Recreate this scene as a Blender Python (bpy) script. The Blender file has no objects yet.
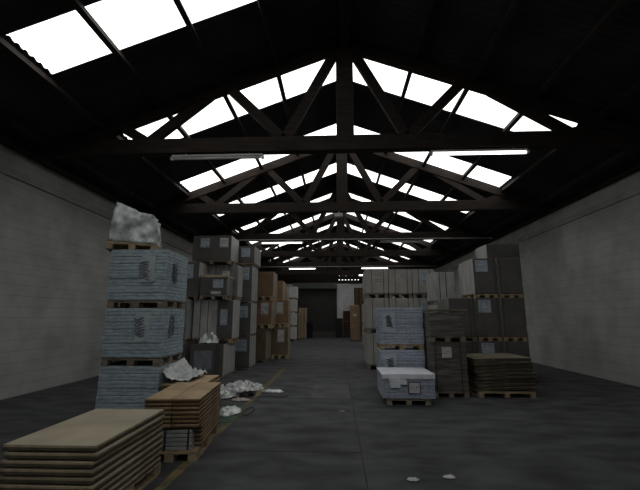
import bpy, math, random
from mathutils import Vector, Matrix, noise

# ------------------------------------------------------------------ camera
sc = bpy.context.scene
FPX, CX, CY, VPX, VPY, HC = 375.0, 320.0, 245.0, 337.0, 317.0, 1.6
vx, vy = (VPX - CX) / FPX, -(VPY - CY) / FPX
Yc = Vector((vx, vy, -1)).normalized()
Zc = Vector((0, 1, vy)).normalized()
Xc = Yc.cross(Zc)
cam_d = bpy.data.cameras.new('camera')
cam = bpy.data.objects.new('camera', cam_d)
sc.collection.objects.link(cam)
cam.matrix_world = Matrix.Translation((0, 0, HC)) @ Matrix((Xc, Yc, Zc)).to_4x4()
cam_d.sensor_fit = 'HORIZONTAL'
cam_d.sensor_width = 36
cam_d.lens = FPX / 640 * 36
cam_d.clip_end = 200
sc.camera = cam

# ------------------------------------------------------------------ sky, exposure
world = bpy.data.worlds.new('sky')
sc.world = world
world.use_nodes = True
bg = world.node_tree.nodes['Background']
bg.inputs[0].default_value = (1.0, 0.99, 0.965, 1)
bg.inputs[1].default_value = 2.4
sc.view_settings.view_transform = 'Standard'
sc.view_settings.look = 'None'
sc.view_settings.exposure = 0
sc.view_settings.gamma = 1
sc.view_settings.use_curve_mapping = False

random.seed(7)
rnd = random.Random(11)
U = random.Random(3).uniform

# ------------------------------------------------------------------ materials
MATS = {}


def mat(name, col, rough=0.75, var=0.25, scale=3.0, bump=0.0, bscale=40.0, metal=0.0, coat=0.0, stretch=(1, 1, 1), emit=0.0, col2=None, spec=0.3):
    if name in MATS:
        return MATS[name]
    m = bpy.data.materials.new(name)
    m.use_nodes = True
    nt = m.node_tree
    n, l = nt.nodes, nt.links
    b = n['Principled BSDF']
    b.inputs['Roughness'].default_value = rough
    b.inputs['Metallic'].default_value = metal
    b.inputs['Specular IOR Level'].default_value = spec
    if coat:
        b.inputs['Coat Weight'].default_value = coat
        b.inputs['Coat Roughness'].default_value = 0.25
    tc = n.new('ShaderNodeTexCoord')
    mp = n.new('ShaderNodeMapping')
    mp.inputs['Scale'].default_value = stretch
    l.new(tc.outputs['Object'], mp.inputs['Vector'])
    nz = n.new('ShaderNodeTexNoise')
    nz.inputs['Scale'].default_value = scale
    nz.inputs['Detail'].default_value = 6
    l.new(mp.outputs['Vector'], nz.inputs['Vector'])
    cr = n.new('ShaderNodeValToRGB')
    c2 = col2 or tuple(c * (1 - var) for c in col)
    c1 = tuple(min(1, c * (1 + var)) for c in col) if not col2 else col
    cr.color_ramp.elements[0].position = 0.33
    cr.color_ramp.elements[1].position = 0.67
    cr.color_ramp.elements[0].color = (*c2, 1)
    cr.color_ramp.elements[1].color = (*c1, 1)
    l.new(nz.outputs['Fac'], cr.inputs['Fac'])
    l.new(cr.outputs['Color'], b.inputs['Base Color'])
    if bump:
        n2 = n.new('ShaderNodeTexNoise')
        n2.inputs['Scale'].default_value = bscale
        n2.inputs['Detail'].default_value = 4
        l.new(mp.outputs['Vector'], n2.inputs['Vector'])
        bp = n.new('ShaderNodeBump')
        bp.inputs['Strength'].default_value = bump
        bp.inputs['Distance'].default_value = 0.02
        l.new(n2.outputs['Fac'], bp.inputs['Height'])
        l.new(bp.outputs['Normal'], b.inputs['Normal'])
    if emit:
        b.inputs['Emission Color'].default_value = (*col, 1)
        b.inputs['Emission Strength'].default_value = emit
    m['ramp'] = cr.name
    MATS[name] = m
    return m


def lined(m, axis, period, width, dark, wob=0.0):
    """thin lines across an object axis, mixed into the base colour (layers, board edges and the painted shade of their gaps, film laps)"""
    nt = m.node_tree
    n, l = nt.nodes, nt.links
    tc = n.new('ShaderNodeTexCoord')
    sep = n.new('ShaderNodeSeparateXYZ')
    l.new(tc.outputs['Object'], sep.inputs[0])
    val = sep.outputs['XYZ'.index(axis)]
    if wob:
        nz = n.new('ShaderNodeTexNoise')
        nz.inputs['Scale'].default_value = 4
        l.new(tc.outputs['Object'], nz.inputs['Vector'])
        ma = n.new('ShaderNodeMath')
        ma.operation = 'MULTIPLY_ADD'
        ma.inputs[1].default_value = wob
        l.new(nz.outputs['Fac'], ma.inputs[0])
        l.new(val, ma.inputs[2])
        val = ma.outputs[0]
    d = n.new('ShaderNodeMath')
    d.operation = 'DIVIDE'
    d.inputs[1].default_value = period
    l.new(val, d.inputs[0])
    f = n.new('ShaderNodeMath')
    f.operation = 'FRACT'
    l.new(d.outputs[0], f.inputs[0])
    lt = n.new('ShaderNodeMath')
    lt.operation = 'LESS_THAN'
    lt.inputs[1].default_value = width
    l.new(f.outputs[0], lt.inputs[0])
    mx = n.new('ShaderNodeMix')
    mx.data_type = 'RGBA'
    mx.blend_type = 'MULTIPLY'
    b = n['Principled BSDF']
    src = b.inputs['Base Color'].links[0].from_socket
    l.new(lt.outputs[0], mx.inputs[0])
    l.new(src, mx.inputs[6])
    mx.inputs[7].default_value = (dark, dark, dark, 1)
    l.new(mx.outputs[2], b.inputs['Base Color'])
    return m


concrete = mat('asphalt_floor', (0.057, 0.060, 0.062), 0.8, 0.45, 2.6, 0.6, 45, stretch=(0.6, 1.3, 1))
wallm = mat('whitewashed_block', (0.42, 0.42, 0.40), 0.9, 0.15, 1.5, 0.2, 20)
lined(wallm, 'Z', 0.225, 0.06, 0.78)
endwall = mat('white_brick', (0.66, 0.67, 0.68), 0.9, 0.10, 2.0, 0.3, 20)
lined(endwall, 'Z', 0.15, 0.10, 0.80)
gablem = mat('dark_boarding', (0.022, 0.017, 0.014), 0.9, 0.3, 2)
roofm = mat('dark_roof_sheet', (0.034, 0.033, 0.035), 0.8, 0.35, 1.2)
timber = mat('dark_timber', (0.022, 0.0155, 0.012), 0.85, 0.4, 2.5, 0.3, 30, stretch=(1, 6, 6))
timber_pur = mat('purlin_timber', (0.024, 0.018, 0.015), 0.85, 0.4, 2.5)
palw = mat('pallet_wood', (0.34, 0.26, 0.165), 0.85, 0.35, 6, 0.3, 40, stretch=(1, 5, 5))
palb = mat('light_pallet_wood', (0.50, 0.40, 0.26), 0.85, 0.25, 6, 0.3, 40, stretch=(1, 5, 5))
palg = mat('weathered_pallet_wood', (0.24, 0.21, 0.165), 0.85, 0.35, 6, 0.3, 40, stretch=(1, 5, 5))
bluewrap = mat('pale_blue_ream_wrap', (0.385, 0.475, 0.53), 0.5, 0.20, 9, 0.5, 14, coat=0.25, stretch=(1, 1, 2.5))
lined(bluewrap, 'Z', 0.052, 0.20, 0.62, 0.05)
lined(bluewrap, 'X', 0.21, 0.035, 0.78)
lavwrap = mat('pale_lavender_ream_wrap', (0.385, 0.44, 0.53), 0.5, 0.16, 9, 0.5, 14, coat=0.25, stretch=(1, 1, 2.5))
lined(lavwrap, 'Z', 0.062, 0.16, 0.62, 0.05)
lined(lavwrap, 'X', 0.09, 0.10, 0.80)
lidfilm = mat('white_top_film', (0.80, 0.82, 0.88), 0.45, 0.10, 6, 0.5, 14, coat=0.3)
grey = mat('dark_grey_board', (0.098, 0.094, 0.088), 0.7, 0.15, 3, 0.15, 20, coat=0.1)
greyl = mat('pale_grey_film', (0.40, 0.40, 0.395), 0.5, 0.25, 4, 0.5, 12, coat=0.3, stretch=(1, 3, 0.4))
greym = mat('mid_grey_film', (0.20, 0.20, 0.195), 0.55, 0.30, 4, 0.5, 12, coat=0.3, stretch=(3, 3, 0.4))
beige = mat('pale_carton', (0.37, 0.36, 0.335), 0.7, 0.12, 3, 0.2, 15, coat=0.1)
brown = mat('kraft_carton', (0.265, 0.165, 0.098), 0.75, 0.18, 3, 0.15, 20)
lined(brown, 'X', 0.10, 0.10, 0.80)
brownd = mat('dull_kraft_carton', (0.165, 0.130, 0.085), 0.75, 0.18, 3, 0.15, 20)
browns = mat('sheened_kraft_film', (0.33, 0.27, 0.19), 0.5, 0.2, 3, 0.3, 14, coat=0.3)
filmbrown = mat('brown_grey_stretch_film', (0.125, 0.112, 0.100), 0.45, 0.30, 5, 0.9, 9, coat=0.3, stretch=(0.6, 0.6, 4))
whitebox = mat('white_carton', (0.58, 0.585, 0.57), 0.6, 0.10, 3, 0.2, 20)
lined(whitebox, 'X', 0.16, 0.08, 0.80)
film = mat('crumpled_white_film', (0.52, 0.53, 0.53), 0.4, 0.45, 9, 0.8, 10, coat=0.4)
board = mat('kraft_board', (0.43, 0.315, 0.195), 0.8, 0.18, 2, 0.1, 30)
boarde = lined(mat('board_edge', (0.31, 0.205, 0.115), 0.85, 0.3, 8), 'Z', 0.06, 0.34, 0.30)  # dark lower band paints in the shaded gap under each board
ply = mat('raw_board', (0.40, 0.35, 0.26), 0.8, 0.15, 2, 0.1, 30)
plye = lined(mat('raw_board_edge', (0.40, 0.33, 0.225), 0.85, 0.3, 8), 'Z', 0.06, 0.42, 0.25)  # lower part darkened in the colour as shade between the raw boards
olive = mat('old_board', (0.185, 0.165, 0.120), 0.8, 0.25, 3, 0.1, 30)
olived = lined(mat('old_board_edge', (0.15, 0.13, 0.09), 0.85, 0.35, 6), 'Z', 0.09, 0.42, 0.45)
paper = mat('label_paper', (0.37, 0.43, 0.49), 0.6, 0.12, 8)
paperw = mat('white_label_paper', (0.56, 0.57, 0.57), 0.6, 0.10, 8)
ink = mat('dark_ink', (0.10, 0.11, 0.13), 0.7, 0.2, 8)
inkm = mat('grey_ink', (0.20, 0.22, 0.25), 0.7, 0.2, 8)
strapm = mat('dark_strap', (0.045, 0.042, 0.04), 0.5, 0.2, 8)
shutter = mat('grey_shutter', (0.042, 0.041, 0.040), 0.6, 0.1, 1)
shutbox = mat('grey_green_steel', (0.125, 0.135, 0.125), 0.6, 0.15, 2)
tubeon = mat('lit_tube', (1.0, 0.97, 0.92), 0.4, 0.0, emit=4.0)
tubeoff = mat('unlit_tube', (0.55, 0.55, 0.54), 0.3, 0.05)
lampm = mat('lamp_batten', (0.40, 0.40, 0.40), 0.5, 0.1)
black = mat('black_plastic', (0.012, 0.012, 0.013), 0.5, 0.2)
darkbrown = mat('dark_brown_wood', (0.050, 0.026, 0.018), 0.7, 0.4, 5)
redbrown = mat('red_brown_wood', (0.13, 0.075, 0.045), 0.8, 0.4, 6)
rollm = mat('kraft_paper_roll', (0.27, 0.19, 0.12), 0.7, 0.12, 2)
yellow = mat('worn_yellow_paint', (0.20, 0.150, 0.050), 0.85, 0.0, 5, col2=(0.070, 0.066, 0.058))
greenm = mat('green_sheet', (0.030, 0.075, 0.048), 0.6, 0.3, 5, 0.3, 10)
patch = mat('pale_floor_patch', (0.084, 0.086, 0.087), 0.85, 0.25, 2, 0.2, 60)

# translucent roof sheets: most light passes straight, part is scattered
sky_m = bpy.data.materials.new('clear_roof_sheet')
sky_m.use_nodes = True
_n, _l = sky_m.node_tree.nodes, sky_m.node_tree.links
_n.clear()
_o = _n.new('ShaderNodeOutputMaterial')
_t = _n.new('ShaderNodeBsdfTransparent')
_t.inputs[0].default_value = (0.96, 0.97, 0.97, 1)
_d = _n.new('ShaderNodeBsdfTranslucent')
_d.inputs[0].default_value = (0.9, 0.91, 0.91, 1)
_x = _n.new('ShaderNodeMixShader')
_x.inputs[0].default_value = 0.12
_l.new(_t.outputs[0], _x.inputs[1])
_l.new(_d.outputs[0], _x.inputs[2])
_l.new(_x.outputs[0], _o.inputs[0])


# ------------------------------------------------------------------ mesh helpers
class MB:
    def __init__(s):
        s.v, s.f, s.mi = [], [], []

    def box(s, x0, x1, y0, y1, z0, z1, m=0, mside=None, mtop=None):
        i = len(s.v)
        s.v += [(x0, y0, z0), (x1, y0, z0), (x1, y1, z0), (x0, y1, z0), (x0, y0, z1), (x1, y0, z1), (x1, y1, z1), (x0, y1, z1)]
        s.f += [(i, i + 3, i + 2, i + 1), (i + 4, i + 5, i + 6, i + 7), (i, i + 1, i + 5, i + 4), (i + 1, i + 2, i + 6, i + 5), (i + 2, i + 3, i + 7, i + 6), (i + 3, i, i + 4, i + 7)]
        ms = m if mside is None else mside
        mt = m if mtop is None else mtop
        s.mi += [m, mt, m, ms, m, ms]

    def beam(s, a, b, w, h, m=0, up=(0, 1, 0)):
        """bar from a to b; w across (along up), h the other way"""
        a, b = Vector(a), Vector(b)
        d = (b - a).normalized()
        u = Vector(up)
        u = (u - d * u.dot(d)).normalized()
        t = d.cross(u)
        i = len(s.v)
        for p in (a, b):
            for su, st in ((-1, -1), (1, -1), (1, 1), (-1, 1)):
                s.v.append(tuple(p + u * su * w / 2 + t * st * h / 2))
        s.f += [(i, i + 1, i + 2, i + 3), (i + 4, i + 7, i + 6, i + 5)]
        for k in range(4):
            s.f.append((i + k, i + 4 + k, i + 4 + (k + 1) % 4, i + (k + 1) % 4))
        s.mi += [m] * 6

    def tube(s, pts, r, m=0, n=8):
        pts = [Vector(p) for p in pts]
        base = len(s.v)
        for k, p in enumerate(pts):
            d = (pts[min(k + 1, len(pts) - 1)] - pts[max(k - 1, 0)]).normalized()
            u = Vector((0, 0, 1)) if abs(d.z) < 0.9 else Vector((0, 1, 0))
            u = (u - d * u.dot(d)).normalized()
            t = d.cross(u)
            for j in range(n):
                a = j * 2 * math.pi / n
                s.v.append(tuple(p + u * r * math.cos(a) + t * r * math.sin(a)))
        for k in range(len(pts) - 1):
            for j in range(n):
                a, b = base + k * n + j, base + k * n + (j + 1) % n
                s.f.append((a, b, b + n, a + n))
                s.mi.append(m)
        s.f.append(tuple(base + j for j in range(n))[::-1])
        s.f.append(tuple(base + (len(pts) - 1) * n + j for j in range(n)))
        s.mi += [m, m]

    def build(s, name, mats, parent=None, bevel=0.0, smooth=False, loc=None):
        me = bpy.data.meshes.new(name)
        me.from_pydata(s.v, [], s.f)
        for m in (mats if isinstance(mats, (list, tuple)) else [mats]):
            me.materials.append(m)
        me.polygons.foreach_set('material_index', s.mi)
        if smooth:
            me.polygons.foreach_set('use_smooth', [True] * len(me.polygons))
        me.update()
        o = bpy.data.objects.new(name, me)
        sc.collection.objects.link(o)
        if parent:
            o.parent = parent
        if loc:
            o.location = loc
        if bevel:
            md = o.modifiers.new('edge', 'BEVEL')
            md.width = bevel
            md.segments = 2
            md.limit_method = 'ANGLE'
        return o


def tag(o, label, cat, group=None):
    o['label'] = label
    o['category'] = cat
    if group:
        o['group'] = group
    return o


def struct(o):
    o['kind'] = 'structure'
    return o


def empty(name, loc, rz=0.0):
    o = bpy.data.objects.new(name, None)
    o.empty_display_size = 0.1
    sc.collection.objects.link(o)
    o.location = loc
    o.rotation_euler = (0, 0, rz)
    return o


def copy_tree(o, parent=None):
    c = o.copy()
    sc.collection.objects.link(c)
    if parent:
        c.parent = parent
    for ch in list(o.children):
        copy_tree(ch, c)
    return c


# ------------------------------------------------------------------ building shell
H = 6.0
XR, SL, HW = 0.2, 0.38, 6.8
ZR = HC + H                      # ridge
XL, XW = XR - HW, XR + HW        # side walls
YB, YF = -8.0, 32.0              # back and far walls
ZE = ZR - SL * HW                # wall top


def roofz(x):
    return ZR - SL * abs(x - XR)


b = MB(); b.box(XL - .3, XW + .3, YB - .3, YF + .3, -0.2, 0.0)
struct(b.build('floor', concrete))
# slab joints and a paler slab are part of the floor surface
b = MB()
b.box(0.27, 0.285, 1.0, 31.9, 0.0, 0.002)
for yy in (4.9, 7.9, 11.3, 15.0, 19.0, 24.0):
    b.box(-1.5, 0.27, yy, yy + 0.015, 0.0, 0.002)
struct(b.build('trim_1', mat('joint_tar', (0.040, 0.040, 0.040), 0.9)))
b = MB(); b.box(-0.55, 0.26, 7.94, 9.6, 0.0, 0.0015)
struct(b.build('trim_2', patch))
# yellow aisle line
b = MB()
y = 2.6
while y < 12.4:
    b.box(-1.735 + U(-.006, .006), -1.635 + U(-.006, .006), y, y + 0.5, 0.0, 0.002)
    y += 0.5
struct(b.build('trim_3', yellow))

for nm, x0, x1 in (('wall_left', XL - .25, XL), ('wall_right', XW, XW + .25)):
    b = MB(); b.box(x0, x1, YB - .25, YF + .25, 0, ZE)
    struct(b.build(nm, wallm))
b = MB(); b.box(XL - .1, XL + .05, YB, YF, ZE - .62, ZE - .46)
struct(b.build('trim_4', mat('grey_ledge', (0.36, 0.36, 0.35), 0.9, 0.15, 2)))
b = MB(); b.box(XW - .05, XW + .1, YB, YF, ZE - .62, ZE - .46)
struct(b.build('trim_5', MATS['grey_ledge']))


def gable(y0, y1, zb, name, m):
    g = MB()
    g.v = [(XL, y0, zb), (XW, y0, zb), (XW, y0, ZE), (XR, y0, ZR), (XL, y0, ZE), (XL, y1, zb), (XW, y1, zb), (XW, y1, ZE), (XR, y1, ZR), (XL, y1, ZE)]
    g.f = [(0, 1, 2, 3, 4), (9, 8, 7, 6, 5), (0, 5, 6, 1), (1, 6, 7, 2), (2, 7, 8, 3), (3, 8, 9, 4), (4, 9, 5, 0)]
    g.mi = [0] * 7
    return struct(g.build(name, m))


b = MB(); b.box(XL, XW, YB - .25, YB, 0, ZE)
struct(b.build('wall_back', wallm))
gable(YB - .2, YB - .05, ZE, 'trim_6', gablem)

# far wall with the shutter opening
DX0, DX1, DZ, WZ = -3.33, -0.1, 3.95, 4.38
b = MB()
b.box(XL, DX0, YF, YF + .3, 0, WZ)
b.box(DX1, XW, YF, YF + .3, 0, WZ)
b.box(DX0, DX1, YF, YF + .3, DZ, WZ)
struct(b.build('wall_far', endwall))
# dark boarding above it, with two rows of small gaps to the sky on the right
b = MB()
b.box(XL, 0.0, YF, YF + .12, WZ, ZE + .35)
b.box(1.9, XW, YF, YF + .12, WZ, ZE + .02)
b.box(0.0, 1.9, YF, YF + .12, WZ, 4.68)
b.box(0.0, 1.9, YF, YF + .12, 4.745, 5.03)
b.box(0.0, 1.9, YF, YF + .12, 5.075, ZE + .35)
for z0, z1, off in ((4.68, 4.745, 0.0), (5.03, 5.075, 0.1)):
    x = 0.0
    while x < 1.9:
        b.box(x, min(1.9, x + 0.17 + off * U(0, 1)), YF, YF + .12, z0, z1)
        x += 0.27
struct(b.build('trim_7', gablem))
gable(YF + .01, YF + .11, ZE + .30, 'trim_8', gablem)
MB_fix = bpy.data.objects['trim_8']
for v in MB_fix.data.vertices:        # trapezoid above the boarding
    if abs(v.co.z - (ZE + .30)) < 1e-3 or abs(v.co.z - ZE) < 1e-3:
        v.co.z = ZE + .30
        v.co.x = XR + (v.co.x - XR) / HW * (HW - .30 / SL)
b = MB()                              # small triangles at the eaves
for s in (-1, 1):
    b.box(XR + s * HW if s < 0 else XR + HW - 0.85, XR - HW + 0.85 if s < 0 else XR + HW, YF, YF + .12, ZE - .05, ZE + .02)
struct(b.build('trim_9', gablem))

# shutter door
b = MB()
z = 0.0
while z < DZ - 0.01:
    b.box(DX0, DX1, YF + .08, YF + .11, z + .008, z + .105)
    b.box(DX0, DX1, YF + .095, YF + .11, z - .001, z + .009)
    z += 0.105
d = struct(b.build('door_1', shutter))
b = MB(); b.box(DX0 - .35, DX1 + .1, YF - .35, YF - .003, DZ, DZ + .48)
b.build('shutter_box', shutbox, d, 0.03)
b = MB(); b.box(DX0 - .10, DX0 + .02, YF - .10, YF + .07, 0, DZ)
b.build('guide_rail', shutter, d)
b = MB(); b.box(DX1 - .02, DX1 + .10, YF - .10, YF + .07, 0, DZ)
b.build('guide_rail', shutter, d)
b = MB(); b.box(DX0 + .02, DX1 - .02, YF - .02, YF + .07, 0, .42)
b.box(DX0 + .02, DX1 - .02, YF - .03, YF + .07, .40, .44)
b.build('bottom_rail', mat('pale_shutter_rail', (0.085, 0.085, 0.085), 0.6, 0.1), d)

# roof: corrugated sheets between the clear strips
SW = 0.155 * H
starts = [(0.77 + 0.5133 * k) * H for k in range(-3, 9)]  # strips overhead and behind the camera are unseen, added to brighten near stack fronts
LO, HI = 0.022 * H, 0.838 * H


def corr(side, y0, y1, u0, u1, mb, dz=0.0, pitch=0.15, amp=0.02):
    """corrugated strip, ridges running down the slope"""
    n = max(2, int((y1 - y0) / pitch * 4))
    base = len(mb.v)
    for k in range(n + 1):
        yy = y0 + (y1 - y0) * k / n
        zz = amp * math.sin(yy / pitch * 2 * math.pi)
        for u in (u0, u1):
            mb.v.append((XR + side * u, yy, ZR - SL * u + zz + dz))
    for k in range(n):
        a = base + k * 2
        q = (a, a + 1, a + 3, a + 2)
        mb.f.append(q if side < 0 else q[::-1])
        mb.mi.append(0)


wi = 1
for side, nm in ((-1, 'ceiling_left'), (1, 'ceiling_right')):
    b = MB()
    prev = YB - .3
    for k, ys in enumerate(starts):
        if side > 0 and k == 3:
            continue                      # no clear strip there
        corr(side, prev, ys, 0, HW + .25, b)
        corr(side, ys, ys + SW, 0, LO, b)
        corr(side, ys, ys + SW, HI, HW + .25, b)
        prev = ys + SW
    corr(side, prev, YF + .3, 0, HW + .25, b)
    struct(b.build(nm, roofm))
    for k, ys in enumerate(starts):
        if side > 0 and k == 3:
            continue
        b = MB()
        corr(side, ys - .05, ys + SW + .05, LO - .03, HI + .03, b, 0.03)
        w = struct(b.build('window_%d' % wi, sky_m))
        wi += 1
        # light portal: guides sampling of the daylight through this strip
        ld = bpy.data.lights.new('daylight_portal', 'AREA')
        ld.shape = 'RECTANGLE'
        ld.size = (HI - LO) / math.cos(math.atan(SL))
        ld.size_y = SW
        ld.cycles.is_portal = True
        lo = bpy.data.objects.new('daylight_portal', ld)
        sc.collection.objects.link(lo)
        um = (LO + HI) / 2
        lo.location = (XR + side * um, ys + SW / 2, ZR - SL * um + .07)
        lo.rotation_euler = (0, side * math.atan(SL), 0)

ti = 10
# purlins and ridge beam
for side in (-1, 1):
    for u in (0.245, 0.445, 0.65, 0.85, 1.03):
        b = MB()
        x = XR + side * u * H
        z = roofz(x) - .03
        b.beam((x, YB, z - .075), (x, YF, z - .075), 0.09, 0.14, up=(1, 0, -side * SL))
        struct(b.build('trim_%d' % ti, timber_pur)); ti += 1
    b = MB()
    x = XR + side * (HW - .12)
    b.box(x - .05, x + .12, YB, YF, ZE - .10, ZE - .003)
    struct(b.build('trim_%d' % ti, timber_pur)); ti += 1
b = MB(); b.box(XR - .10, XR + .10, YB, YF, ZR - .34, ZR - .04)
struct(b.build('trim_%d' % ti, timber_pur)); ti += 1

# timber trusses
TS, T0 = 4.53, 7.2
TB, TT = 4.93, 5.25
def make_truss(y, label):
    t = empty('roof_truss', (XR, y, TB))
    tag(t, label, 'roof truss', 'timber roof trusses')
    h = TT - TB
    m = MB(); m.box(-HW + .02, HW - .02, -.10, .10, 0, h); m.build('tie_beam', timber, t, 0.01)
    zr = ZR - TB
    for s in (-1, 1):
        m = MB()
        dz = .17
        m.beam((0, 0, zr - dz), (s * (HW - .35), 0, zr - dz - SL * (HW - .35)), .18, .27)
        m.build('rafter', timber, t, 0.01)
    m = MB(); m.box(-.18, .18, -.09, .09, h - .02, zr - .1); m.build('king_post', timber, t, 0.01)
    for s, q1, q2, q3 in ((-1, .69, .475, .79), (1, .76, .50, .86)):
        for a, bb in (((.21, h), (.02, zr - .24)), ((.21, h), (.41, zr - .24 - SL * .41 * H)), ((q1, h), (q2, zr - .24 - SL * q2 * H)), ((q1, h), (q3, zr - .22 - SL * q3 * H))):
            m = MB(); m.beam((s * a[0] * H, 0, a[1] - .05), (s * bb[0] * H, 0, bb[1]), .12, .20)
            m.build('strut', timber, t, 0.008)
    return t
ords = ['nearest dark timber roof truss, spanning the whole hall overhead', 'second dark timber roof truss from the camera, with a brown rafter below the skylights',
        'third dark timber roof truss from the camera, with a lit tube under its left half', 'fourth dark timber roof truss from the camera, far down the hall',
        'fifth dark timber roof truss, with the two small far lit tubes below it', 'farthest dark timber roof truss, close to the shutter door wall']
for k in range(6):
    make_truss(T0 + TS * k, ords[k])

# batten lamps hung under the trusses
def lamp(x0, x1, y, z, lit, label):
    t = empty('tube_lamp', ((x0 + x1) / 2, y, z))
    tag(t, label, 'lamp', 'tube lamps under the trusses')
    L = (x1 - x0) / 2
    m = MB(); m.box(-L, L, -.035, .035, .03, .075); m.build('batten', lampm, t, 0.006)
    m = MB(); m.tube([(-L + .04, 0, 0), (L - .04, 0, 0)], .028, n=12)
    m.build('tube', tubeon if lit else tubeoff, t, smooth=True)
    for s in (-1, 1):
        m = MB(); m.box(s * L - .025, s * L + .025, -.03, .03, -.03, .035); m.build('lamp_holder', lampm, t)
    for s in (-.7, .7):
        m = MB(); m.box(s * L - .012, s * L + .012, -.012, .012, .07, TB - z + .002); m.build('hanger', lampm, t)
Y5 = T0 + TS * 4
lamp(-3.40, -1.50, T0 - .02, TB - .10, False, 'unlit grey tube lamp under the left half of the nearest truss')
lamp(1.93, 3.83, T0 - .02, TB - .10, True, 'large glowing tube lamp under the right half of the nearest truss')
lamp(-3.34, -1.49, T0 + 2 * TS, TB - .10, True, 'glowing tube lamp under the left half of the third truss')
lamp(1.94, 3.74, T0 + 2 * TS, TB - .10, False, 'dim unlit tube lamp under the right half of the third truss')
lamp(-3.27, -1.41, Y5, TB - .10, True, 'small far glowing tube lamp left of the shutter door')
lamp(1.66, 3.49, Y5, TB - .10, True, 'small far glowing tube lamp above the pale carton stacks')
t = empty('junction_box', (XR - .12, T0 + TS - .12, TB - .14)); tag(t, 'small grey box hung under the middle of the second truss', 'box')
m = MB(); m.box(-.13, .13, -.08, .08, -.06, .06); m.build('body', lampm, t, .01)
m = MB(); m.box(-.02, .02, -.02, .02, .055, .145); m.build('bracket', lampm, t)
m = MB(); m.box(-.02, .02, -.02, .10, .115, .145); m.build('bracket', lampm, t)
# power conduit along the third truss
b = MB(); b.tube([(-6.4, T0 + 2 * TS - .13, TB + .02), (6.7, T0 + 2 * TS - .13, TB + .02)], .02)
struct(b.build('trim_%d' % ti, lampm)); ti += 1
b = MB(); b.tube([(-6.4, Y5 - .13, TB + .02), (6.7, Y5 - .13, TB + .02)], .02)
struct(b.build('trim_%d' % ti, lampm)); ti += 1


# ------------------------------------------------------------------ pallets and loads
def pallet(parent, w, d, wood, h=.12, nb=3):
    """deck of slats on three bearers (each blocks plus a bottom board); front faces -Y"""
    m = MB()
    n = max(5, int(d / .16))
    for k in range(n):
        y = -d / 2 + (k + .5) * d / n
        m.box(-w / 2, w / 2, y - d / n * .42, y + d / n * .42, h - .020, h)
    m.box(-w / 2, w / 2, -d / 2, -d / 2 + .09, h - .038, h - .020)
    m.box(-w / 2, w / 2, d / 2 - .09, d / 2, h - .038, h - .020)
    m.box(-w / 2, w / 2, -.045, .045, h - .038, h - .020)
    p = m.build('pallet', wood, parent)
    for k in range(nb):
        x = (-1 + 2 * k / (nb - 1)) * (w / 2 - .05)
        m = MB()
        for y in (-d / 2 + .07, 0, d / 2 - .07):
            m.box(x - .05, x + .05, y - .07, y + .07, .016, h - .038)
        m.box(x - .05, x + .05, -d / 2, d / 2, 0, .016)
        m.build('bearer', wood, p)
    return p


def marks(m, x0, x1, z0, z1, y, seed, mi=1, dens=6):
    """rows of illegible printed bars on a label"""
    r = random.Random(seed)
    h = (z1 - z0) / dens
    for k in range(dens):
        if r.random() < .2:
            continue
        x = x0 + (x1 - x0) * .1
        while x < x1 - (x1 - x0) * .2:
            w = (x1 - x0) * r.uniform(.08, .4)
            if r.random() < .72:
                m.box(x, min(x + w, x1 - (x1 - x0) * .08), y - .001, y, z0 + k * h + h * .25, z0 + k * h + h * r.uniform(.5, .8), mi)
            x += w + (x1 - x0) * .07


def block(w, d, z0, z1, style, seed):
    """the load itself, origin at the pallet's centre"""
    r = random.Random(seed)
    m = MB()
    if style in ('ream', 'lav'):            # layers of wrapped reams, slightly stepped
        n = max(3, int((z1 - z0) / .105))
        for k in range(n):
            a, c = r.uniform(-.007, .007), r.uniform(-.007, .007)
            za, zb = z0 + (z1 - z0) * k / n, z0 + (z1 - z0) * (k + 1) / n
            m.box(-w / 2 + a, w / 2 + a, -d / 2 + c, d / 2 + c, za, zb - .003, 0, mtop=1 if k == n - 1 else 0)
        return m, [bluewrap if style == 'ream' else lavwrap, lidfilm if style == 'lav' else bluewrap], .008
    if style == 'film':                     # stretch-wrapped, bulging and wrinkled
        nx, nz = 14, 12
        ring = []
        for k in range(nz + 1):
            z = z0 + (z1 - z0) * k / nz
            pts = []
            for s in range(4):
                for j in range(nx):
                    t = -1 + 2 * j / nx
                    x, y = ((t, -1), (1, t), (-t, 1), (-1, -t))[s]
                    f = 1 - .035 * max(0, abs(t) - .8) / .2
                    p = Vector((x * w / 2 * f, y * d / 2 * f, z))
                    q = noise.noise(Vector((p.x * 3 + seed, p.y * 3, p.z * 9))) * .028
                    pts.append((p.x * (1 + q / w), p.y * (1 + q / d * 1.5), z + (noise.noise(Vector((p.x * 4, p.y * 4, seed))) * .02 if k == nz else 0)))
            ring.append(pts)
        n = 4 * nx
        for pts in ring:
            m.v += pts
        for k in range(nz):
            for j in range(n):
                a, c = k * n + j, k * n + (j + 1) % n
                m.f.append((a, c, c + n, a + n)); m.mi.append(0)
        m.f.append(tuple(range(n))[::-1]); m.mi.append(0)
        m.f.append(tuple(nz * n + j for j in range(n))); m.mi.append(0)
        return m, [filmbrown], 0
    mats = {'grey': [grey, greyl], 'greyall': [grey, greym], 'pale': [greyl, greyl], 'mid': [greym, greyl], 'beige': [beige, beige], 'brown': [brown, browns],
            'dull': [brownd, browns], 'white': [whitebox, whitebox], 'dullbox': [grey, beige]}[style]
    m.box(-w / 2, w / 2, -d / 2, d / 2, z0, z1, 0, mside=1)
    return m, mats, .012


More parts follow.
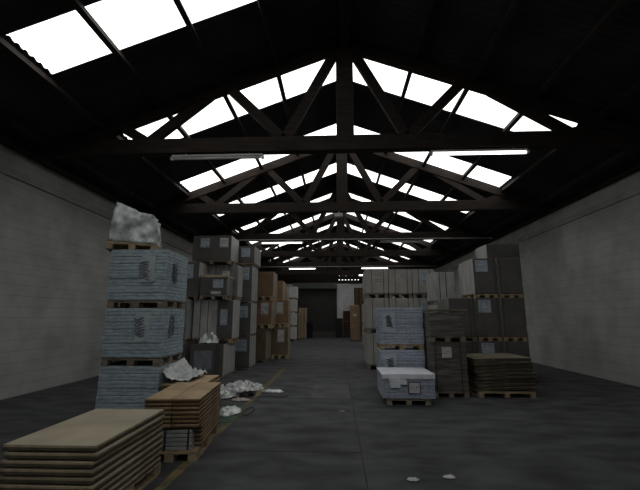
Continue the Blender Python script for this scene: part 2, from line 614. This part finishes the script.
def unit(label, box, style, group=None, wood=palg, labels=(), straps=(), lid=None, rz=0.0, cat='pallet load', name=None, ph=.12, seed=None, side_labels=(), inset=0.0, foot=True):
    """one palletised load that could be lifted off its stack"""
    x0, x1, y0, y1, z0, z1 = box
    w, d = x1 - x0, y1 - y0
    nm = name or {'ream': 'ream_pallet', 'lav': 'ream_pallet', 'film': 'wrapped_pallet'}.get(style, 'carton_pallet')
    t = empty(nm, ((x0 + x1) / 2, (y0 + y1) / 2, z0), rz)
    tag(t, label, cat, group)
    sd = seed if seed is not None else int(abs(x0 * 131 + y0 * 71 + z0 * 37) * 10)
    if foot:
        pallet(t, w - .02 - inset, d - .02, wood, ph)
    else:
        ph = 0.0
    m, mats, bev = block(w, d, ph, z1 - z0, style, sd)
    m.build({'ream': 'reams', 'lav': 'reams', 'film': 'wrapped_load'}.get(style, 'carton'), mats, t, bev)
    yf = -d / 2 - (.012 if style in ('ream', 'lav') else .03 if style == 'film' else .002)
    hh = z1 - z0 - ph
    for k, (u0, u1, v0, v1, lm) in enumerate(labels):    # fractions of the front face
        m = MB()
        a, c = -w / 2 + u0 * w, -w / 2 + u1 * w
        e, f = ph + v0 * hh, ph + v1 * hh
        m.box(a, c, yf - .002, yf + .010, e, f)
        marks(m, a, c, e, f, yf - .002, sd + k)
        m.build('label', [lm, inkm], t)
    for k, (u0, u1, v0, v1, lm) in enumerate(side_labels):    # on the +X face
        m = MB()
        a, c = -d / 2 + u0 * d, -d / 2 + u1 * d
        e, f = ph + v0 * hh, ph + v1 * hh
        xs = w / 2 + (.012 if style in ('ream', 'lav') else .002)
        m.box(xs - .010, xs + .002, a, c, e, f)
        r = random.Random(sd + k)
        for q in range(5):
            zz = e + (f - e) * (.1 + .17 * q)
            m.box(xs + .002, xs + .003, a + (c - a) * .15, a + (c - a) * r.uniform(.4, .9), zz, zz + (f - e) * .08, 1)
        m.build('label', [lm, inkm], t)
    for u in straps:
        m = MB()
        x = -w / 2 + u * w
        m.box(x - .009, x + .009, yf - .003, yf + .004, ph, z1 - z0 + .004)
        m.box(x - .009, x + .009, yf + .004, d / 2 + .004, z1 - z0, z1 - z0 + .004)
        m.build('strap', strapm, t)
    if lid:
        m = MB()
        m.box(-w / 2 - .025, w / 2 + .025, -d / 2 - .025, d / 2 + .025, z1 - z0 - .05, z1 - z0 + .02)
        m.build('lid', lid, t, .01)
    return t


def printed(t, x, z, y, s, m, seed, axis='x'):
    """large dark blotched marking on a ream stack"""
    r = random.Random(seed)
    b = MB()
    pts = []
    for k in range(34):                      # one continuous illegible scrawl
        q = k / 33
        u = .34 * math.sin(k * 1.15 + seed) * (.55 + .45 * r.random()) - .12 * (1 - q)
        v = .46 - .92 * q + .07 * math.sin(k * 2.3)
        pts.append((x + u * s, y, z + v * s) if axis == 'x' else (x, y + u * s, z + v * s))
    b.tube(pts, .0115, n=6)
    return b.build('marking', m, t)


GB = 'pale blue wrapped ream stacks on the left'
# ---- left near: four tiers by the frame edge
X0, X1 = -3.62, -2.69
lb = [((X0, X1, 5.8, 6.65, 0, .865), 'pale blue ream pallet at the foot of the tall stack nearest on the left'),
      ((X0, X1, 5.8, 6.65, .87, 1.735), 'pale blue ream pallet second from the floor in the nearest left stack'),
      ((X0, X1, 5.8, 6.65, 1.74, 2.67), 'pale blue ream pallet third from the floor in the nearest left stack')]
for k, (bx, la) in enumerate(lb):
    t = unit(la, bx, 'ream', GB, palg)
    if k:
        m = MB(); m.box(.05, .27, -.440, -.424, .40 if k == 2 else .36, .82 if k == 2 else .80)
        m.build('label', mat('pale_label_film', (0.44, 0.50, 0.53), 0.5, 0.12, 8), t)
        printed(t, .12, .58, -.441, .30, inkm, k)
        printed(t, .478, .58, -.10, .34, inkm, k + 5, 'y')
# crumpled film-wrapped load on top
t = empty('wrapped_pallet', (-3.46, 6.22, 2.675), math.radians(20))
tag(t, 'white crumpled film bale on a pallet topping the nearest left stack', 'pallet load')
pallet(t, .76, .78, palw)
m = MB()
nx, nz = 16, 12
R = [[None] * (4 * nx) for _ in range(nz + 1)]
for k in range(nz + 1):
    f = k / nz
    for s in range(4):
        for j in range(nx):
            q = -1 + 2 * j / nx
            x, y = ((q, -1), (1, q), (-q, 1), (-1, -q))[s]
            ln = math.hypot(x, y)
            rr = 1 - .10 * max(0, ln - 1)
            sh = 1 - .12 * f ** 3
            p = Vector((x * rr * .36 * sh, y * rr * .38 * sh, .12 + f * (.68 - .22 * (x * .5 + .5))))
            nn = noise.noise(p * 6 + Vector((3, 1, 5))) * .05
            m.v.append((p.x + nn, p.y + nn * (1 if y > 0 else -1), p.z + noise.noise(p * 7) * .05 * f))
n = 4 * nx
for k in range(nz):
    for j in range(n):
        a, c = k * n + j, k * n + (j + 1) % n
        m.f.append((a, c, c + n, a + n)); m.mi.append(0)
m.f.append(tuple(nz * n + j for j in range(n))); m.mi.append(0)
m.f.append(tuple(range(n))[::-1]); m.mi.append(0)
m.build('film_bale', mat('bluish_film_bale', (0.50, 0.54, 0.54), 0.35, 0.55, 6, 1.0, 9, coat=0.5), t, smooth=True)


# ---- stacks of loose boards on pallets
def bare_pallet(label, x, y, w, d, rz, wood, z=0.0, group=None):
    t = empty('pallet', (x, y, z), rz)
    tag(t, label, 'pallet', group)
    h = .12
    m = MB()
    n = max(5, int(d / .16))
    for k in range(n):
        yy = -d / 2 + (k + .5) * d / n
        m.box(-w / 2, w / 2, yy - d / n * .42, yy + d / n * .42, h - .020, h)
    for yy in (-d / 2, -.045, d / 2 - .09):
        m.box(-w / 2, w / 2, yy, yy + .09, h - .038, h - .020)
    m.build('deck', wood, t)
    for k in range(3):
        xx = (-1 + k) * (w / 2 - .05)
        m = MB()
        for yy in (-d / 2 + .07, 0, d / 2 - .07):
            m.box(xx - .05, xx + .05, yy - .07, yy + .07, .016, h - .038)
        m.box(xx - .05, xx + .05, -d / 2, d / 2, 0, .016)
        m.build('bearer', wood, t)
    return t


def board_obj(name, label, cat, group, x, y, z, w, d, h, rz, mats, edge_round=0.0, sag=0.0, tilt=0.0):
    m = MB()
    if sag:
        n = 8
        for k in range(n + 1):
            xx = -w / 2 + w * k / n
            zz = -sag * (1 - k / n) ** 2
            m.v += [(xx, -d / 2, zz), (xx, d / 2, zz), (xx, d / 2, zz + h), (xx, -d / 2, zz + h)]
        for k in range(n):
            a = k * 4
            for q, mi in (((a, a + 1, a + 5, a + 4), 1), ((a + 1, a + 2, a + 6, a + 5), 1), ((a + 2, a + 3, a + 7, a + 6), 0), ((a + 3, a, a + 4, a + 7), 1)):
                m.f.append(q[::-1]); m.mi.append(mi)
        m.f += [(0, 1, 2, 3)[::-1], (n * 4, n * 4 + 1, n * 4 + 2, n * 4 + 3)]; m.mi += [1, 1]
    else:
        m.box(-w / 2, w / 2, -d / 2, d / 2, 0, h, 1, mtop=0)
    o = m.build(name, mats, None, 0.004)
    o.location = (x, y, z)
    o.rotation_euler = (0, tilt, rz)
    return tag(o, label, cat, group)


# brown boards, second pallet from the frame corner (two boards side by side per layer)
rzA = math.radians(5.5)
cA = Vector((-1.955, 5.07))
bare_pallet('wooden pallet under the tall neat stack of brown kraft boards', cA.x, cA.y, .62, 1.14, rzA, palw)
ca, sa = math.cos(rzA), math.sin(rzA)
def atA(u, v):
    return cA.x + u * ca - v * sa, cA.y + u * sa + v * ca
nl = 12
for k in range(nl):
    z = .122 + k * .0468
    for s in (-1, 1):
        low = k < 5
        dd = 1.0 if low else 1.14
        px, py = atA(s * .1605 + U(-.002, .002), (.07 if low else 0) + U(-.012, .012))
        la = 'brown kraft board in the lower layers of the neat stack behind the strapped white bundle' if low else 'brown kraft board in the upper layers of the neat left stack'
        if k == nl - 1:
            la = 'left of the two brown boards topping the neat stack' if s < 0 else 'right of the two brown boards topping the neat stack, next to the aisle'
        board_obj('kraft_board', la, 'board', 'brown kraft boards on the left pallet', px, py, z, .312, dd, .036, rzA + U(-.002, .002), [board, boarde])
# grey-white strapped bundle at the foot of that stack
px, py = atA(.04, -.505)
t = empty('strapped_bundle', (px, py, .122), rzA)
tag(t, 'small strapped bundle of grey white boards at the front foot of the brown stack', 'bundle')
m = MB()
for k in range(5):
    m.box(-.20 + U(-.004, .004), .20, -.055, .05, k * .044, k * .044 + .036)
m.build('boards', mat('grey_white_board', (0.30, 0.31, 0.31), 0.7, 0.2, 6), t, .004)
for x in (-.10, .16):
    m = MB(); m.box(x - .01, x + .01, -.062, -.05, 0, .222); m.build('strap', strapm, t)

# pale raw boards, at the left frame edge
cB = Vector((-2.22, 3.62))
bare_pallet('pallet under the pale raw boards in the near left corner', cB.x, cB.y, .74, 1.16, 0, palw)
for k in range(9):
    z = .122 + k * .058
    la = 'pale raw board in the stack nearest the camera at lower left' if k < 8 else 'topmost pale raw board of the stack nearest the camera'
    board_obj('raw_board', la, 'board', 'pale raw boards at the lower left', cB.x + U(-.012, .012), cB.y + U(-.012, .012), z, .74, 1.16, .044, U(-.012, .012), [ply, plye])
# boards behind the brown stack
cD = Vector((-2.34, 6.28))
bare_pallet('pallet under the low board stack between brown boards and blue reams', cD.x, cD.y, .62, .95, .03, palw)
for k in range(9):
    z = .122 + k * .054
    la = 'brown board in the low stack behind the neat brown stack' if k < 8 else 'topmost brown board of the low stack behind the neat brown stack'
    board_obj('kraft_board', la, 'board', 'brown boards behind the neat stack', cD.x + U(-.012, .012), cD.y + U(-.012, .012), z, .62, .95, .050, .03 + U(-.012, .012), [board, boarde])


# crumpled film pieces
def crumple(name, label, cat, x, y, z, w, d, h, seed, m, group=None, lumps=7.0, edge=1.0, n=22):
    b = MB()
    for j in range(n + 1):
        for i in range(n + 1):
            u, v = -1 + 2 * i / n, -1 + 2 * j / n
            rr = max(abs(u), abs(v))
            l = math.hypot(u, v) or 1
            k = rr / l
            ang = math.atan2(v, u)
            rad = rr * (1 + .28 * noise.noise(Vector((math.cos(ang) * 1.6 + seed, math.sin(ang) * 1.6, seed * .3))))
            px, py = u * k / rr * rad * w / 2 if rr else 0, v * k / rr * rad * d / 2 if rr else 0
            prof = max(0.0, 1 - rr ** 2) ** .5 * edge
            nv = Vector((px * lumps + seed, py * lumps, seed))
            q = abs(noise.noise(nv)) * 1.1 + .35 * noise.noise(nv * 2.7)
            b.v.append((px + .25 * h * noise.noise(nv * 1.9), py + .25 * h * noise.noise(nv * 1.7 + Vector((9, 0, 0))), max(.004, h * (prof * (.35 + .65 * q) + .06 * (1 + noise.noise(nv * 2))))))
    for j in range(n):
        for i in range(n):
            a = j * (n + 1) + i
            b.f.append((a, a + 1, a + n + 2, a + n + 1)); b.mi.append(0)
    o = b.build(name, m)
    o.location = (x, y, z)
    md = o.modifiers.new('thickness', 'SOLIDIFY'); md.thickness = .004; md.offset = 1
    return tag(o, label, cat, group)


m = MB()
for j in range(25):
    for i in range(19):
        u, v = i / 18, j / 24
        x = -2.672 + .42 * u
        yy = 5.86 + .84 * v + .05 * noise.noise(Vector((u * 3, v * 3, 2)))
        top = .640 + (.12 + .14 * v) * max(0, 1 - u * 2.2) ** 1.3
        m.v.append((x, yy, top + .07 * abs(noise.noise(Vector((u * 5 + v * 3, v * 8, 7)))) + .03 * abs(noise.noise(Vector((u * 13, v * 17, 3)))) + (.05 * max(0, v - .85) / .15 * (1 - abs(u - .5) * 2))))
for j in range(24):
    for i in range(18):
        a = j * 19 + i
        m.f.append((a, a + 1, a + 20, a + 19)); m.mi.append(0)
o = m.build('plastic_sheet', mat('draped_film', (0.50, 0.52, 0.52), 0.4, 0.30, 8, 0.6, 10, coat=0.4), smooth=True)
md = o.modifiers.new('thickness', 'SOLIDIFY'); md.thickness = .004; md.offset = 1
tag(o, 'white plastic sheet draped from the blue reams onto the low boards', 'plastic sheet')
# rubbish on the aisle floor
G = 'crumpled film in the floor heap'
brf = mat('bright_film', (0.66, 0.69, 0.68), 0.4, 0.45, 9, 1.0, 14, coat=0.4)
crumple('film_scrap', 'largest greyish mound of crumpled film at the back of the floor heap', 'plastic wrap', -2.12, 8.80, .003, .80, .72, .27, 11, film, G, 8.0)
crumple('film_scrap', 'round white clump of film at the left front of the floor heap', 'plastic wrap', -2.28, 7.95, .003, .40, .42, .30, 21, brf, G, 9.0)
crumple('film_scrap', 'long flat white strip of film trailing right from the heap into the aisle', 'plastic wrap', -1.42, 8.55, .003, .50, .22, .08, 31, brf, G, 9.0)
crumple('film_scrap', 'pale brownish flap of film at the front middle of the heap', 'plastic wrap', -1.88, 7.66, .003, .34, .16, .08, 41, mat('buff_film', (0.45, 0.40, 0.35), 0.5, 0.3, 6, 0.6, 10), G, 9.0)
crumple('film_scrap', 'pinkish grey crumpled film at the far left edge of the heap', 'plastic wrap', -2.85, 8.85, .003, .36, .5, .24, 51, mat('pinkish_film', (0.46, 0.42, 0.41), 0.45, 0.35, 6, 0.8, 10, coat=0.3), G, 8.0)
crumple('bin_bag', 'small black plastic bag lying in front of the white film heap', 'bag', -1.86, 8.12, .003, .30, .26, .16, 61, black, None, 7.0)
b = MB(); b.box(-2.05, -1.66, 6.12, 7.20, 0.002, .006)
o = tag(b.build('plastic_sheet', greenm), 'flat dark green sheet on the floor under white crumpled film', 'plastic sheet'); o.location.z = .001
crumple('film_scrap', 'twisted white film strip lying on the dark green sheet', 'plastic wrap', -1.83, 6.70, .010, .32, .50, .13, 71, brf, None, 10.0)
crumple('paper_scrap', 'left one of two small white scraps on the aisle floor', 'paper scrap', .74, 4.15, .002, .11, .07, .03, 81, paperw, 'white scraps on the aisle floor', 20.0, n=8)
crumple('paper_scrap', 'right one of two small white scraps on the aisle floor', 'paper scrap', 1.12, 4.23, .002, .12, .07, .03, 91, paperw, 'white scraps on the aisle floor', 20.0, n=8)
crumple('paper_scrap', 'small dull scrap on the floor in the middle of the aisle', 'paper scrap', .07, 6.9, .002, .12, .07, .02, 95, mat('dull_scrap', (0.22, 0.22, 0.22), 0.8), None, 20.0, n=8)
# black strap coil and tail
b = MB()
pts = [(-1.53 + .075 * math.cos(a) * (1 + .1 * math.sin(3 * a)), 6.80 + .28 * math.sin(a), .012 + .004 * k / 20) for k, a in enumerate([i * .31 for i in range(24)])]
b.tube(pts, .006)
tag(b.build('strap_coil', black, smooth=True), 'thin black loop of strapping on the floor by the yellow line', 'strap')
b = MB()
b.tube([(-1.62 + .030 * k, 7.90 + .10 * math.sin(k * .3) + .012 * k, .010) for k in range(21)], .007)
tag(b.build('loose_cable', black, smooth=True), 'thin black cable curving across the floor in front of the film heap', 'cable')

# ---- left stack behind: grey cartons
GL = 'grey cartons stacked along the left side'
LBL = [(.30, .72, .35, .82, paper)]
unit('dark grey floor carton with a large faded label, white rubbish along its top', (-3.92, -3.02, 10.2, 11.4, 0, .88), 'grey', GL, labels=[(.12, .66, .22, .80, inkm)], straps=(.78, .84), ph=.06)
unit('tall pale film-wrapped carton above the rubbish-topped carton', (-4.06, -3.38, 10.62, 11.4, .885, 2.08), 'pale', GL, straps=(.3, .62))
unit('tall grey carton with a pale aisle side, right of the pale film-wrapped carton', (-3.37, -2.93, 10.62, 11.4, .885, 2.08), 'grey', GL, labels=[(.2, .65, .35, .75, paper)], wood=palw)
unit('grey carton with a projecting kraft lid and a label in the left stack', (-3.86, -3.10, 10.42, 11.2, 2.085, 2.74), 'greyall', GL, labels=[(.48, .86, .38, .82, paper), (.42, .78, .04, .20, paperw)], lid=browns, rz=.05)
unit('grey carton in shadow behind the lidded carton', (-4.05, -2.99, 11.25, 11.87, 2.085, 3.16), 'mid', GL, labels=[(.55, .75, .3, .8, paperw)])
unit('broad grey carton with two labels on top of the left grey stack', (-4.35, -3.17, 11.0, 11.87, 3.165, 4.03), 'grey', GL, labels=[(.20, .43, .52, .90, paper), (.70, .92, .52, .90, paperw)])
unit('narrow grey carton column foot beside the nearest blue reams', (-4.80, -4.12, 10.3, 11.2, 0, .88), 'greyall', GL, straps=(.5,))
unit('narrow pale-strapped grey carton beside the nearest blue reams', (-4.80, -4.12, 10.3, 11.2, .885, 2.08), 'mid', GL, straps=(.35, .7))
unit('grey carton with a label at its top, topping the column beside the blue reams', (-4.62, -3.92, 10.5, 11.2, 2.085, 3.16), 'grey', GL, labels=[(.25, .75, .5, .92, paper)])
# rubbish on the ledge
crumple('film_scrap', 'white crumpled film lying on the rubbish-topped grey carton', 'plastic wrap', -3.51, 10.38, .885, .48, .32, .40, 101, brf, None, 8.0)
crumple('bin_bag', 'dark brown crumpled bag left on the rubbish-topped grey carton', 'bag', -3.90, 10.36, .885, .14, .26, .20, 111, darkbrown, None, 8.0)
crumple('bin_bag', 'black crumpled bag on the right of the rubbish-topped grey carton', 'bag', -3.11, 10.35, .885, .16, .24, .22, 121, black, None, 8.0)

# second left column, four tiers
GD = 'grey cartons in the second left column'
cl = (-3.55, -2.72, 11.95, 12.85)
lab = [(.46, .88, .52, .90, paper)]
unit('grey carton on the floor in the second left column', (*cl, 0, 1.0), 'grey', GD, labels=lab, ph=.07)
unit('grey carton second from the floor in the second left column', (*cl, 1.005, 2.04), 'grey', GD, labels=lab, ph=.07)
unit('grey carton third from the floor in the second left column', (*cl, 2.045, 3.27), 'grey', GD, labels=[(.46, .88, .58, .92, paper)], ph=.07)
unit('short grey carton with a kraft base topping the second left column', (-3.40, -2.66, 11.92, 12.95, 3.275, 3.88), 'grey', GD, labels=[(.42, .80, .35, .88, paper)], wood=palw, ph=.05)

# brown cartons
GE = 'brown cartons on pallets along the left side'
bl = [(.45, .82, .52, .92, paperw)]
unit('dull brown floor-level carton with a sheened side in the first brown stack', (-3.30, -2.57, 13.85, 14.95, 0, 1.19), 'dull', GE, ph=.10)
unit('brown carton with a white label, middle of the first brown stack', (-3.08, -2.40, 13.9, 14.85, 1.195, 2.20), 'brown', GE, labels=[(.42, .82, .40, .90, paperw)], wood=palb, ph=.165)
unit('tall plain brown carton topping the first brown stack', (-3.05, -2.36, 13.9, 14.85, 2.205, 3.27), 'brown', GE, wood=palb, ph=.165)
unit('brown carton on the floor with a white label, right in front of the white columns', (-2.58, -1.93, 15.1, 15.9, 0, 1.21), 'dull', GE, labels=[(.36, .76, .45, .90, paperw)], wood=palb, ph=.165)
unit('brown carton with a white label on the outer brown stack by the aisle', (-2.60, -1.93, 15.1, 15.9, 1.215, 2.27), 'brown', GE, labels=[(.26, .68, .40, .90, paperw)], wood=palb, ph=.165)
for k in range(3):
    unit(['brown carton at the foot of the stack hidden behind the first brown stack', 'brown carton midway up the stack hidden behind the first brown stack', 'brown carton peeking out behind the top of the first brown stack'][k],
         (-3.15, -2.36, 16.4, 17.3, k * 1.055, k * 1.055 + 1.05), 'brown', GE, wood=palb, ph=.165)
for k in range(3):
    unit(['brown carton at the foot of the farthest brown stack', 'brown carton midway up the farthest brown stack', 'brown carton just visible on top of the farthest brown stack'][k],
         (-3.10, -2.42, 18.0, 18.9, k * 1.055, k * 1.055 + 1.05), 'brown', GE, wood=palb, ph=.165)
# white stack
GW = 'white cartons in the far left column'
for k in range(4):
    unit(['white carton on the floor of the far white column', 'white carton second from the floor of the far white column', 'white carton third from the floor of the far white column', 'wide white carton topping the far white column'][k],
         (-3.66, -2.76 if k == 3 else -2.80, 26.0, 26.9, k * .925, k * .925 + (.90 if k == 3 else .92)), 'white', GW, ph=.13)

# empty pallets by the shutter
first = bare_pallet('empty wooden pallet in the tall stack by the shutter door', -2.66, 29.6, .58, .9, 0, palb, 0, 'empty pallets by the shutter door')
for k in range(1, 19):
    c = copy_tree(first)
    c.location = (-2.66 + U(-.02, .02), 29.6 + U(-.02, .02), k * .1205)
    if k == 18:
        c['label'] = 'topmost empty wooden pallet of the tall stack by the shutter door'
# dark bin beside
t = empty('waste_bin', (-2.12, 29.9, 0)); tag(t, 'dark narrow bin on the floor between the empty pallets and the shutter', 'bin')
m = MB(); m.box(-.20, .20, -.22, .22, .06, 1.10); m.build('body', black, t, .03)
m = MB(); m.box(-.22, .22, -.25, .24, 1.10, 1.18); m.build('lid', black, t, .02)
for s in (-1, 1):
    m = MB(); m.tube([(s * .17 - .03, .15, .06), (s * .17 + .03, .15, .06)], .06, n=12); m.build('wheel', black, t)
# right of the shutter
t = empty('chest', (.18, 31.2, 0)); tag(t, 'black chest-high cabinet standing at the right edge of the shutter', 'cabinet')
m = MB(); m.box(-.27, .27, -.3, .3, 0, 1.42); m.build('body', black, t, .02)
m = MB(); m.box(-.28, .28, -.32, .32, 1.42, 1.50); m.build('top', black, t, .01)
m = MB(); m.box(-.24, .24, -.31, -.295, .1, 1.35); m.build('door', mat('charcoal_panel', (0.02, 0.02, 0.021), 0.6), t)
t = empty('crate', (.78, 31.2, 0)); tag(t, 'dark brown upright wooden crate between the black cabinet and the paper roll', 'crate')
m = MB(); m.box(-.28, .28, -.3, .3, 0, 2.08); m.build('body', darkbrown, t, .01)
for z in (.05, .95, 1.2, 1.98):
    m = MB(); m.box(-.29, .29, -.325, -.298, z, z + .09); m.build('batten', redbrown if z == 1.2 else darkbrown, t)
t = empty('paper_roll', (1.24, 26.4, 0)); tag(t, 'tall brown kraft paper roll standing upright at the end of the right row', 'paper roll')
m = MB(); m.tube([(0, 0, .02), (0, 0, 2.36)], .34, n=32); m.build('paper', rollm, t, smooth=False)
m = MB(); m.tube([(0, 0, 2.35), (0, 0, 2.41)], .28, n=32); m.build('end_cap', board, t)
m = MB(); m.tube([(0, 0, 1.20), (0, 0, 1.24)], .345, n=32); m.build('tape_band', boarde, t)
m = MB(); m.box(-.13, .10, -.36, -.315, 1.66, 1.80); m.build('label', paperw, t)
m = MB(); m.box(-.36, .36, -.36, .36, 0, .05); m.build('base_board', darkbrown, t)
for k in range(3):
    t = empty('crate', (1.76, 30.6, k * 1.305)); tag(t, ['red-brown slatted crate at the foot of the stack behind the paper roll', 'red-brown slatted crate midway in the stack behind the paper roll', 'red-brown slatted crate topping the stack behind the paper roll'][k], 'crate', 'red-brown crates behind the paper roll')
    m = MB()
    for q in range(8):
        m.box(-.36, .36, -.36, .36, .02 + q * .16, .02 + q * .16 + .13)
    m.box(-.33, .33, -.33, .33, 0, 1.29)
    m.build('slats', redbrown, t)
    for x in (-.32, 0, .32):
        m = MB(); m.box(x - .05, x + .05, -.385, -.36, 0, 1.30); m.build('post', darkbrown, t)

# ---- right side
GR = 'pale cartons in the right row'
cols = [(.93, 1.655), (1.675, 2.42), (2.435, 3.13)]
wd = ['first', 'second', 'third']
for c, (x0, x1) in enumerate(cols):
    for k, (z0, z1) in enumerate(((0, 1.09), (1.095, 2.19), (2.195, 3.12))):
        pos = ['left-hand column by the aisle', 'middle column', 'right-hand column'][c]
        tier = ['on the floor', 'at mid height', 'on top'][k]
        unit('pale carton %s, %s of the right row' % (tier, pos), (x0, x1, 12.2, 13.1, z0, z1), 'beige', GR, ph=.15,
             labels=[(.38, .74, .36, .90, paper if c == 2 else beige)], straps=(.28, .80), rz=.0 if c else 0)
for k in range(3):
    unit(['pale carton on the floor of the second column down the right aisle edge', 'pale carton at mid height of the second column down the right aisle edge', 'pale carton on top of the second column down the right aisle edge'][k],
         (.97, 1.70, 13.3, 14.2, k * 1.05, k * 1.05 + 1.045), 'beige', GR)
for k in range(2):
    unit(['pale carton on the floor far down the right aisle edge, before the paper roll', 'pale carton upper of two far down the right aisle edge, before the paper roll'][k],
         (1.42, 2.2, 21.0, 21.9, k * 1.15, k * 1.15 + 1.145), 'beige', GR)

GV = 'lavender blue ream pallets in front of the right row'
for k, (z0, z1) in enumerate(((0, .895), (.90, 1.80))):
    t = unit(['lavender blue ream pallet partly hidden behind the low white-topped pallet', 'lavender blue ream pallet with a dark marking, stacked above another'][k], (.925, 1.89, 8.5, 9.25, z0, z1), 'lav', GV, palw)
    m = MB(); m.box(-.40, -.14, -.391, -.373, .38, .80); m.build('label', MATS['pale_label_film'], t)
    printed(t, -.25, .60, -.393, .26, ink, k + 20)
t = unit('low white-topped blue ream pallet standing alone in front of the right stacks', (.83, 1.80, 7.4, 8.33, 0, .545), 'lav', GV, palg, inset=.14)
m = MB(); m.box(-.01, .22, -.490, -.472, .20, .42); m.box(.01, .20, -.4915, -.49, .22, .40, 1); marks(m, .02, .19, .24, .38, -.4915, 5, 2, 4)
m.build('label', [ink, paperw, inkm], t)
m = MB()
for (xa, xb, za, zb, dy) in ((-.36, -.05, .44, .50, 0), (-.34, -.03, .37, .44, .008), (-.33, -.15, .31, .37, .012)):
    m.box(xa, xb, -.494 - dy, -.475, za, zb)
m.build('paper_flap', lidfilm, t, .004)
m = MB(); m.box(-.493, .493, -.478, .47, .540, .556); m.box(-.493, .493, -.482, -.474, .47, .545); m.build('top_film', lidfilm, t, .006)
m = MB(); m.beam((.38, .30, .562), (.47, -.47, .562), .05, .012, up=(1, 0, 0)); m.build('film_fold', lidfilm, t)

# brown-grey wrapped pallets
GF = 'brown grey film-wrapped pallets on the right'
unit('tall dark film-wrapped pallet on the floor with a small white label', (1.93, 2.67, 8.12, 9.0, 0, 1.085), 'film', GF, palg, labels=[(.30, .56, .68, .90, paperw)], straps=(.12, .8))
unit('low dark film-wrapped pallet stacked above the labelled film-wrapped one', (1.92, 2.67, 8.12, 9.0, 1.095, 1.69), 'film', GF, palg)
b = MB(); b.box(-.41, .41, -.43, .43, 0, .035)
o = tag(b.build('board', olive, None, .004), 'loose flat board lying on top of the dark film-wrapped pallets', 'board'); o.location = (2.31, 8.55, 1.725)
# old boards
bare_pallet('pallet under the sagging old boards at the right edge', 3.42, 8.7, 1.12, 1.1, 0, palw)
z = .160
for k in range(9):
    la = 'sagging old brown board in the stack at the right edge' if k < 8 else 'topmost old board of the sagging stack at the right edge'
    h = .056
    board_obj('old_board', la, 'board', 'sagging old boards at the right edge', 3.43 + U(-.05, .03), 8.7 + U(-.02, .02), z, 1.16, 1.08, h, U(-.015, .015), [olive, olived], sag=.03)
    z += h + .014
# grey carton wall behind the boards
GC = 'dark grey cartons at the right edge'
gl = [(.10, .62, .62, .95, paper)]
for c, (x0, x1) in enumerate(((3.40, 3.97), (3.99, 4.56))):
    for k, (z0, z1) in enumerate(((0, 1.03), (1.035, 2.06), (2.065, 3.04))):
        la = 'dark grey carton with pale label %s behind the old boards' % ['partly hidden near the floor', 'at mid height', 'and pale left side, topmost'][k]
        if c:
            la = 'plain dark grey carton %s in the column cut by the right photo edge' % ['near the floor', 'at mid height', 'on top'][k]
        unit(la, (x0, x1, 9.45, 10.55, z0, z1), 'grey', GC, labels=gl if c == 0 else (), straps=(.9,) if c == 0 else (.1,), wood=palw, ph=.10)
for k, (z0, z1) in enumerate(((0, 1.03), (1.035, 2.06))):
    unit(['dark grey carton on the floor behind the film-wrapped pallets', 'dark grey carton behind the loose flat board, two dark straps on its right'][k], (2.74, 3.38, 9.45, 10.5, z0, z1), 'greyall', GC, straps=(.78, .92), ph=.10)
for k in range(3):
    unit(['pale grey carton at the foot of the column behind the right dark cartons', 'pale grey carton midway in the column behind the right dark cartons', 'streaky pale grey carton on top of the column left of the dark cartons'][k],
         (2.76, 3.37, 10.9, 11.75, [0, .97, 1.94][k], [.965, 1.935, 2.87][k]), 'pale', 'pale grey cartons behind the dark cartons', straps=(.3, .6) if k == 2 else ())
for k in range(3):
    unit(['dark carton at the foot of the highest right column', 'dark carton midway in the highest right column', 'highest dark carton at the right edge, above the grey cartons'][k],
         (4.32, 5.25, 10.85, 11.7, k * 1.225, k * 1.225 + 1.22), 'grey', 'dark cartons in the rear right column')
